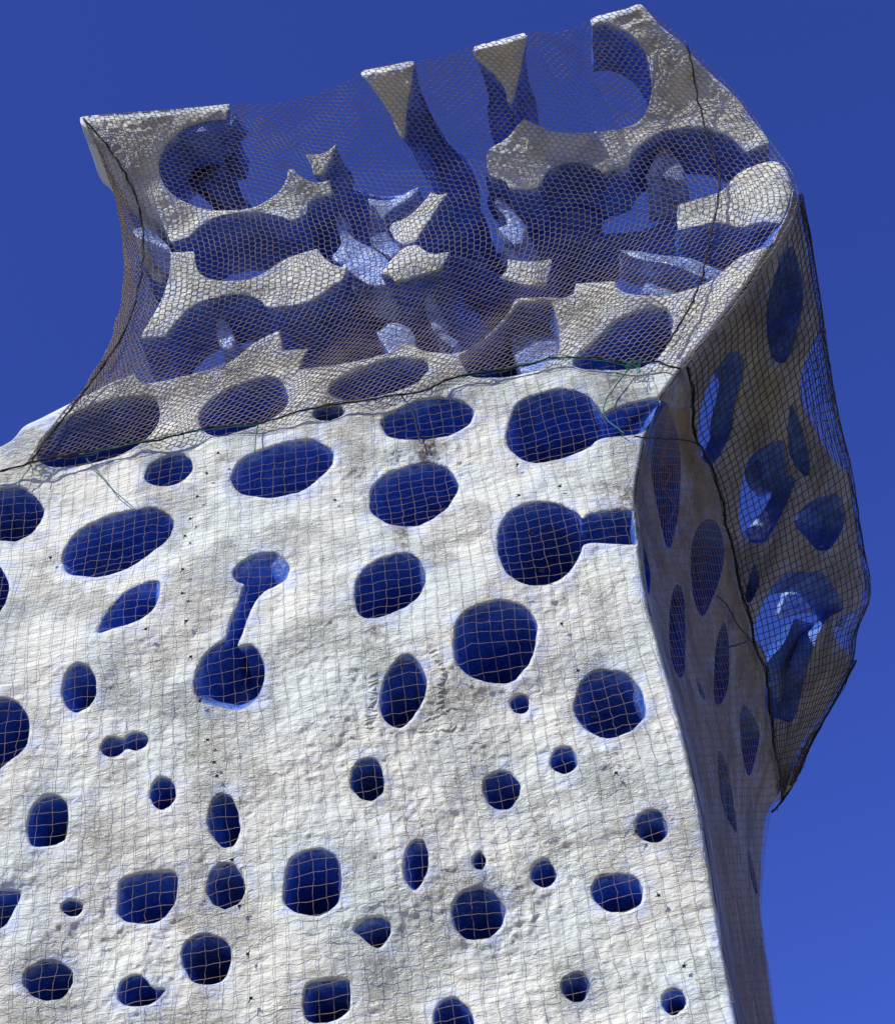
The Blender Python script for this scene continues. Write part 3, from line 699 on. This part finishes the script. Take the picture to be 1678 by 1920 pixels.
RING = [(-700, 1120), (-300, 965), (-120, 905), (0, 884), (50, 868), (150, 850), (300, 822), (400, 800), (485, 795), (560, 770), (640, 757), (740, 742), (800, 732), (850, 708), (890, 698), (960, 690), (1000, 683), (1025, 672), (1060, 668), (1120, 673), (1185, 684), (1230, 678), (1278, 690)]
NET_TOP = [(155, 220), (230, 212), (330, 203), (430, 192), (470, 197), (520, 196), (580, 181), (640, 158), (678, 132), (730, 120), (776, 112), (830, 107), (888, 86), (940, 73), (986, 60), (1050, 62), (1080, 52), (1108, 34), (1150, 22), (1197, 6)]
NET_LEFT = [(50, 868), (70, 840), (110, 782), (150, 738), (190, 676), (215, 620), (230, 560), (234, 500), (228, 430), (210, 350), (182, 275), (155, 220)]
NET_RIGHT = [(1278, 690), (1350, 604), (1410, 528), (1452, 466), (1485, 410), (1496, 370), (1486, 325), (1445, 268), (1385, 180), (1335, 128), (1290, 82), (1240, 40), (1197, 6)]
g2 = coons([p for p in RING if p[0] >= 50], NET_TOP, NET_LEFT, NET_RIGHT, 116, 145)
flat = g2.reshape(-1, 2)
offs = -.04 - .018 * noise3(np.c_[flat / 60.0, 0 * flat[:, 0]], 1.0, 77)
P3 = on_net(flat, offs).reshape(145, 116, 3)
P3 = wob(P3, .016, 4.5, 60)
E1, Q1 = hex_edges(P3, .07)
V, Fc = tubes(E1, .0035)
upper_net = link('bird_net', V, Fc, M_NET_DARK, smooth=False)
tag(upper_net, 'dark brown knotted bird net stretched over the open front of the crown', 'bird net', 'bird nets wrapping the tower')
# the same net runs on round the left flank
n_ = 44
rv = P3[:, 0] - CAM; rv = rv / np.linalg.norm(rv, axis=1)[:, None]
PLf = np.stack([P3[:, 0] + rv * 1.9 * (k / n_) + np.array([1.0, 0, -.25]) * (.10 * (k / n_) + .62 * (k / n_) ** 2) for k in range(n_ + 1)], 1)
PLf = np.concatenate([PLf[:, :1], wob(PLf[:, 1:], .02, 5.0, 61)], 1)
E2, _ = hex_edges(PLf, .2)
V, Fc = tubes(E2, .0042)
tag(link('bird_net', V, Fc, M_NET_DARK, smooth=False), 'dark bird net flank bunched along the left outer edge of the crown', 'bird net', 'bird nets wrapping the tower')
# right flank, diamonds hanging slack
SRING = [(1278, 690), (1288, 730), (1290, 800), (1296, 832), (1322, 870), (1330, 900), (1345, 945), (1350, 985), (1365, 1030), (1372, 1080), (1385, 1130), (1402, 1180), (1405, 1215), (1428, 1260), (1432, 1310), (1438, 1370), (1440, 1400), (1452, 1440), (1458, 1495)]
SOUT = [(1496, 366), (1510, 440), (1530, 560), (1542, 650), (1556, 740), (1572, 815), (1588, 870), (1598, 940), (1612, 1030), (1627, 1092), (1625, 1130), (1612, 1158), (1597, 1180), (1596, 1240), (1560, 1310), (1515, 1390), (1480, 1470), (1460, 1500)]
SFRONT = [(1278, 690), (1350, 604), (1410, 528), (1452, 466), (1485, 410), (1496, 366)]
NU3, NV3 = 74, 24
g3 = coons(SRING, SOUT, SFRONT, [(1458, 1495), (1459, 1498), (1460, 1500)], NU3, NV3)
f3 = g3.reshape(-1, 2)
PS = on_side(f3, -.05).reshape(NV3, NU3, 3) + np.array([.04, 0, 0])
PSw = wob(PS, .02, 4.0, 62)
E3 = np.concatenate([np.stack([PSw[:, :-1], PSw[:, 1:]], 2).reshape(-1, 2, 3), np.stack([PSw[:-1], PSw[1:]], 2).reshape(-1, 2, 3)]); V, Fc = tubes(E3, .0042)
tag(link('bird_net', V, Fc, M_NET_BLACK, smooth=False), 'black diamond mesh bird net hanging slack over the shaded right flank', 'bird net', 'bird nets wrapping the tower')
Ed = PS[-1]; rv = Ed - CAM; rv = rv / np.linalg.norm(rv, axis=1)[:, None]
PB = np.stack([Ed + rv * 1.6 * (k / 22.0) + np.array([-1.0, 0, -.1]) * (.08 * (k / 22.0) + .5 * (k / 22.0) ** 2) for k in range(23)], 0)
PBw = wob(PB, .02, 5.0, 63); PBw[0] = PB[0]
E4 = np.concatenate([np.stack([PBw[:, :-1], PBw[:, 1:]], 2).reshape(-1, 2, 3), np.stack([PBw[:-1], PBw[1:]], 2).reshape(-1, 2, 3)]); V, Fc = tubes(E4, .0042)
tag(link('bird_net', V, Fc, M_NET_BLACK, smooth=False), 'black bird net edge curling round behind the right flank', 'bird net', 'bird nets wrapping the tower')

# lower net: wide tan squares lying on the front
def below_ring(px):
    rp = np.array(RING, float)
    return px[:, 1] > np.interp(px[:, 0], rp[:, 0], rp[:, 1]) + 1
def project(P):
    d = P - CAM; z = d @ fw
    return np.stack([W0 / 2 + FPX * (d @ RC) / z, H0 / 2 - FPX * (d @ UC) / z], -1)
cell = .088; xs = np.arange(-6.2, 3.2, cell); zs = np.arange(5.2, 12.2, cell)
XX, ZZ = np.meshgrid(xs, zs)
XX = XX + .035 * (ZZ - 8) ; q = np.c_[XX.ravel(), 0 * XX.ravel(), ZZ.ravel()]
ZZ2 = q[:, 2] + .05 * fbm(q, .9, 2, 70) + .017 * fbm(q, 4.0, 2, 71) + .02 * q[:, 0]; XX2 = q[:, 0] + .05 * fbm(q, .8, 2, 72) + .015 * fbm(q, 4.0, 2, 73)
PN = np.c_[XX2, F(XX2, ZZ2), ZZ2]
PN[:, 1] -= .016 + .006 * noise3(q, 3.0, 74) + coarse(PN) + np.maximum(fine_(PN), -.004)
pxn = project(PN)
cp = np.array(CORNER, float)
good = below_ring(pxn) & (pxn[:, 0] < np.interp(pxn[:, 1], cp[:, 1], cp[:, 0]) + 3) & (pxn[:, 1] < 2150)
ny, nx = XX.shape; good = good.reshape(ny, nx); PN = PN.reshape(ny, nx, 3)
segs = []
for A, B, ga in ((PN[:, :-1], PN[:, 1:], good[:, :-1] & good[:, 1:]), (PN[:-1], PN[1:], good[:-1] & good[1:])):
    a, b = A[ga], B[ga]; rs = np.random.RandomState(5)
    mid = (a + b) / 2 + rs.normal(0, .0045, a.shape)
    segs += [np.stack([a, mid], 1), np.stack([mid, b], 1)]
V, Fc = tubes(np.concatenate(segs), .0014)
tag(link('bird_net', V, Fc, M_NET_TAN, smooth=False), 'fine tan square mesh net lying over the sunlit lower front', 'bird net', 'bird nets wrapping the tower')
# and on round the corner
CL = [(1278, 690), (1255, 735), (1225, 800), (1205, 900), (1202, 1000), (1215, 1075), (1230, 1150), (1250, 1222), (1272, 1300), (1294, 1385), (1315, 1475), (1335, 1580), (1352, 1690), (1368, 1790), (1395, 1925), (1435, 2110)]
CR = SRING + [(1441, 1525), (1430, 1600), (1424, 1700), (1439, 1820), (1452, 1925), (1476, 2110)]
gl = coons(CL, CR, [CL[0], (1278.5, 690.5), CR[0]], [CL[-1], (1460, 2110), CR[-1]], 92, 34)
PSl = on_side(gl.reshape(-1, 2), -.03).reshape(34, 92, 3)[:, 5:] + np.array([.012, 0, 0])
PSl = wob(PSl, .016, 4.0, 64)
segs = np.concatenate([np.stack([PSl[:, :-1], PSl[:, 1:]], 2).reshape(-1, 2, 3), np.stack([PSl[:-1], PSl[1:]], 2).reshape(-1, 2, 3)])
V, Fc = tubes(segs, .0022)
tag(link('bird_net', V, Fc, M_NET_TAN, smooth=False), 'fine tan square mesh net on the shaded lower right side', 'bird net', 'bird nets wrapping the tower')

# ------------------------------------------------------------------ ropes and ties
def strand(pts, rad, sides=6):
    P = np.asarray(pts, float); n = len(P); t = np.gradient(P, axis=0); t /= np.linalg.norm(t, axis=1)[:, None] + 1e-9
    ref = np.array([.3, -.9, .2]); e1 = np.cross(t, ref); e1 /= np.linalg.norm(e1, axis=1)[:, None] + 1e-9; e2 = np.cross(t, e1)
    V = []; Fc = []
    for k in range(sides):
        a = math.tau * k / sides; V.append(P + (e1 * math.cos(a) + e2 * math.sin(a)) * (np.broadcast_to(rad, (n,)))[:, None])
    V = np.stack(V, 1).reshape(-1, 3)
    for i in range(n - 1):
        for k in range(sides):
            j = (k + 1) % sides; Fc.append((i * sides + k, i * sides + j, (i + 1) * sides + j, (i + 1) * sides + k))
    return V, Fc
def rope_path(px, surf, off, n, amp, seed):
    Q = resample(px, n); P = surf(Q, off)
    return wob(P, amp, 9.0, seed)
def rope(name, P, rad, label, cat, mat, group=None, lace=True, seed=1, tails=0):
    n = len(P); t = np.gradient(P, axis=0); t /= np.linalg.norm(t, axis=1)[:, None]
    e1 = np.cross(t, (0, -1.0, .2)); e1 /= np.linalg.norm(e1, axis=1)[:, None]; e2 = np.cross(t, e1)
    l = np.concatenate([[0], np.cumsum(np.linalg.norm(np.diff(P, axis=0), axis=1))])
    Vs, Fs, s = [], [], 0
    for ph in (0, 2.1, 4.2):
        a = l / (rad * 9) + ph
        V, Fc = strand(P + (e1 * np.cos(a)[:, None] + e2 * np.sin(a)[:, None]) * rad * .55, rad * .62, 5)
        Vs.append(V); Fs += [tuple(i + s for i in f) for f in Fc]; s += len(V)
    if lace:
        a = l / (rad * 16); wv = rad * (1.9 + .9 * fbm(P, 14, 2, seed))
        V, Fc = strand(P + (e1 * np.cos(a)[:, None] + e2 * np.sin(a)[:, None]) * wv[:, None], rad * .38, 4)
        Vs.append(V); Fs += [tuple(i + s for i in f) for f in Fc]; s += len(V)
    rs = random.Random(seed)
    for k in range(tails):
        i = rs.randrange(5, n - 5); v = np.array([rs.uniform(-1, 1), -.4, rs.uniform(-1, .6)]); v /= np.linalg.norm(v)
        q = np.array([P[i] + v * (.05 * j / 4) + np.array([0, 0, -.01]) * (j / 4) ** 2 for j in range(5)])
        V, Fc = strand(q, rad * .35, 4); Vs.append(V); Fs += [tuple(i2 + s for i2 in f) for f in Fc]; s += len(V)
    o = link(name, np.vstack(Vs), Fs, mat); tag(o, label, cat, group); return o
RP = [p for p in RING]
rope('rim_rope', rope_path(RP, on_net, -.06, 900, .018, 80), .0075, 'black rope along the lower hem of the upper net across the front', 'rope', M_ROPE, 'ropes holding the nets', tails=14)
rope('lacing_rope', rope_path([(1288, 84), (1296, 110), (1305, 170), (1318, 220), (1330, 270), (1345, 310), (1350, 340), (1345, 380), (1338, 410), (1325, 470), (1318, 520), (1295, 570), (1275, 610), (1252, 645)], on_net, -.075, 620, .014, 81), .0068,
     'thick black lacing rope running down the right of the crown net', 'rope', M_ROPE, 'ropes holding the nets', tails=16, seed=2)
rope('lacing_rope', rope_path([(158, 224), (200, 270), (235, 325), (256, 370), (268, 430), (270, 480), (260, 530), (250, 580), (225, 640), (190, 690), (150, 745), (110, 795), (80, 832), (58, 860)], on_net, -.075, 620, .014, 82), .0075,
     'black lacing rope running down the left of the crown net', 'rope', M_ROPE, 'ropes holding the nets', tails=12, seed=3)
SR2 = SRING + [(1452, 1480), (1462, 1500)]
ps = on_side(resample(SRING, 700), -.06) + np.array([.05, 0, 0])
rope('rim_rope', wob(ps, .016, 6, 83), .0095, 'black rope edging the net down the shaded right flank', 'rope', M_ROPE, 'ropes holding the nets', tails=10, seed=4)
po = on_side(resample([(1596, 1240), (1560, 1310), (1515, 1390), (1480, 1470), (1460, 1500), (1440, 1524)], 260), -.05) + np.array([.05, 0, 0])
rope('hem_cord', wob(po, .014, 6, 84), .010, 'black hem cord of the net below the overhanging right flank', 'rope', M_ROPE, 'ropes holding the nets', tails=10, seed=5)
def tie(px, surf, off, rad, label, mat, seed, cat='twine', name='twine_tie', n=60):
    V, Fc = strand(wob(surf(resample(px, n), off), .008, 12, seed), rad, 5); tag(link(name, V, Fc, mat), label, cat, 'ties holding the net hem')
tie([(160, 858), (185, 885), (215, 922), (250, 951)], on_net, -.05, .0042, 'green twine running down from the hem rope to the long oval hole', M_GREEN, 90)
tie([(60, 872), (45, 890), (33, 915)], on_net, -.05, .0042, 'green twine at the far left end of the hem rope', M_GREEN, 91)
tie([(484, 795), (480, 815), (477, 850)], on_net, -.05, .005, 'green twine hanging straight down over the oval hole in the middle left', M_GREEN, 92)
tie([(752, 742), (765, 757), (778, 785), (786, 826)], on_net, -.04, .006, 'dark twine hanging into the oval hole under the hem rope', M_ROPE, 93)
tie([(1180, 690), (1160, 715), (1138, 745), (1130, 768), (1140, 790), (1170, 812)], on_net, -.05, .0055, 'dark green twine from the bow to the notched hole at the corner', M_GREEN, 94)
tie([(150, 853), (240, 834), (330, 812), (420, 802), (485, 796), (520, 790)], on_net, -.07, .0030, 'green twine wound along the hem rope at left', M_GREEN, 95, n=200)
tie([(860, 704), (930, 692), (1000, 680), (1060, 671), (1120, 675), (1185, 686)], on_net, -.07, .0030, 'green twine wound along the hem rope at right', M_GREEN, 96, n=200)
# the bow
bow = []; pb = on_net(np.array([(1185.0, 686.0)]), -.075)[0]
tt = np.linspace(0, 1, 60)
pts = np.c_[pb[0] + .075 * np.sin(tt * 12.5) * (1 - .3 * tt), pb[1] - .02 + .02 * np.cos(tt * 20), pb[2] + .035 * np.sin(tt * 19 + .5)]
V1, F1 = strand(pts, .0040, 5); Vs, Fs, s_ = [V1], list(F1), len(V1)
for v in ((.03, -.02, -.19), (.06, -.02, -.15), (.10, -.02, .02)):
    q_ = np.array([pb + np.array(v) * k / 10 + np.array([.02 * math.sin(k * .5), -.02, 0]) for k in range(11)])
    V2, F2 = strand(q_, .0032, 5); Vs.append(V2); Fs += [tuple(i + s_ for i in f) for f in F2]; s_ += len(V2)
tag(link('twine_bow', np.vstack(Vs), Fs, M_GREEN), 'tangled green twine bow on the hem rope by the right corner', 'twine', 'ties holding the net hem')
# ties on the shaded flank
for px, lb, sd in (([(1405, 1210), (1380, 1180), (1350, 1130), (1335, 1120)], 'black cord from the flank rope into the large dark oval hole', 97), ([(1392, 1205), (1370, 1212), (1356, 1216)], 'short black cord beside the narrow hole on the flank', 98),
                   ([(1296, 832), (1270, 826), (1225, 824), (1180, 820)], 'black cord crossing the corner notch to the front', 99)):
    ps = on_side(resample(px, 40), -.05) + np.array([.04, 0, 0]); V, Fc = strand(wob(ps, .01, 8, sd), .006, 5)
    tag(link('twine_tie', V, Fc, M_ROPE), lb, 'twine', 'ties holding the net hem')
# clips that gather the tan net
CLIPS = [(409, 850), (388, 888), (370, 931), (357, 973), (347, 1005), (343, 1068), (342, 1113), (349, 1165), (358, 1232), (375, 1315), (390, 1388), (402, 1430), (407, 1456), (436, 1613), (449, 1700), (465, 1790), (471, 1873),
         (975, 773), (971, 816), (970, 871), (973, 929), (993, 1000), (1014, 1071), (1053, 1170), (1084, 1258), (1112, 1345), (1155, 1450), (1193, 1560), (1235, 1680), (1282, 1813), (628, 938), (95, 1046), (274, 1180), (1050, 912)]
SMALL = {(628, 938), (95, 1046), (274, 1180), (1050, 912)}
for k, (pl, lb) in enumerate((([(1222, 860), (1245, 890), (1232, 920), (1256, 950), (1240, 985), (1252, 1020)], 'loose kinked tan thread hanging inside the corner notch'), ([(1262, 950), (1258, 985), (1266, 1010), (1258, 1045), (1262, 1085)], 'loose tan thread dangling below the corner notch'))):
    V, Fc = strand(wob(on_side(resample(pl, 60), -.05) + np.array([.05, 0, 0]), .012, 14, 640 + k), .0024, 4)
    tag(link('loose_thread', V, Fc, M_NET_TAN), lb, 'thread', 'loose threads of the net')
ORD = 'first second third fourth fifth sixth seventh eighth ninth tenth eleventh twelfth thirteenth fourteenth fifteenth sixteenth seventeenth'.split()
pc = on_net(np.array(CLIPS, float), -.035)
for k, p in enumerate(pc):
    rr = random.Random(k + 900); Vs, Fs, s_ = [], [], 0
    tt = np.linspace(0, math.tau, 14)
    loops = [np.c_[p[0] + .008 * np.cos(tt + a), p[1] - .004 + .004 * np.sin(2 * tt), p[2] + .007 * np.sin(tt + b)] for a, b in ((0, .3), (1.1, 0), (.4, 1.4))]
    tails = [np.array([p + np.array([math.cos(a) * r_, -.006, math.sin(a) * r_]) * (j / 4) + np.array([0, 0, -.004]) * (j / 4) ** 2 for j in range(5)]) for a, r_ in ((rr.uniform(0, 6), .03), (rr.uniform(0, 6), .024))]
    for q_ in loops + tails:
        V2, F2 = strand(q_, .0030, 4); Vs.append(V2); Fs += [tuple(i + s_ for i in f) for f in F2]; s_ += len(V2)
    x = CLIPS[k][0]
    if CLIPS[k] in SMALL: lb = {(628, 938): 'black speck of a clip beside the wide oval in the middle', (95, 1046): 'black speck of a clip left of the long oval hole', (274, 1180): 'black speck of a clip below the leaf shaped hole', (1050, 912): 'black speck of a clip between the two notched holes'}[CLIPS[k]]
    elif x < 600: lb = 'small black clip in the left net seam, %s from the top' % ORD[k]
    else: lb = 'small black clip in the right net seam, %s from the top' % ORD[k - 17]
    tag(link('net_clip', np.vstack(Vs), Fs, M_ROPE), lb, 'clip', 'net clips ' + ('off the seams' if CLIPS[k] in SMALL else 'of the left seam' if x < 600 else 'of the right seam'))
def jamb(dy):
    def f(px, off=0.0):
        px = np.asarray(px, float); r = rays(px); y0 = side_Y(JB).max() + dy
        return CAM + r * (y0 / r[:, 1])[:, None]
    return f
for k, (pl, o_) in enumerate([([(1471, 878), (1486, 884), (1499, 894), (1465, 966), (1434, 1018), (1412, 1010), (1396, 998), (1427, 962), (1452, 920)], .05),
                              ([(1480, 1080), (1540, 1076), (1585, 1135), (1560, 1128), (1535, 1110), (1500, 1112), (1470, 1120)], .1)]):
    JB = np.array(pl, float)
    piece('inner_strut', corner_closed(pl, 5.0), jamb(o_), (-.2, 1, -.1), .3, tower, (0, .03), grid=4.0, seed=500 + k, blue=.3, lipd=.01, sunlit_pale=1.0)
for k, pl in enumerate(([(1488, 1160), (1530, 1172), (1537, 1184), (1514, 1255), (1492, 1348), (1462, 1354), (1434, 1334), (1432, 1270), (1440, 1240), (1470, 1205)], [(1500, 905), (1530, 915), (1590, 935), (1590, 1000), (1560, 1030), (1548, 1000), (1520, 985), (1495, 975)])):
    piece('inner_strut', corner_closed(pl, 5.0), lambda px: on_side(px, .5), (-.5, 1, 0), .4, tower, (0, .03), grid=5.0, seed=520 + k, blue=.3, lipd=.01)
print('script seconds', round(time.time() - T_START, 1))
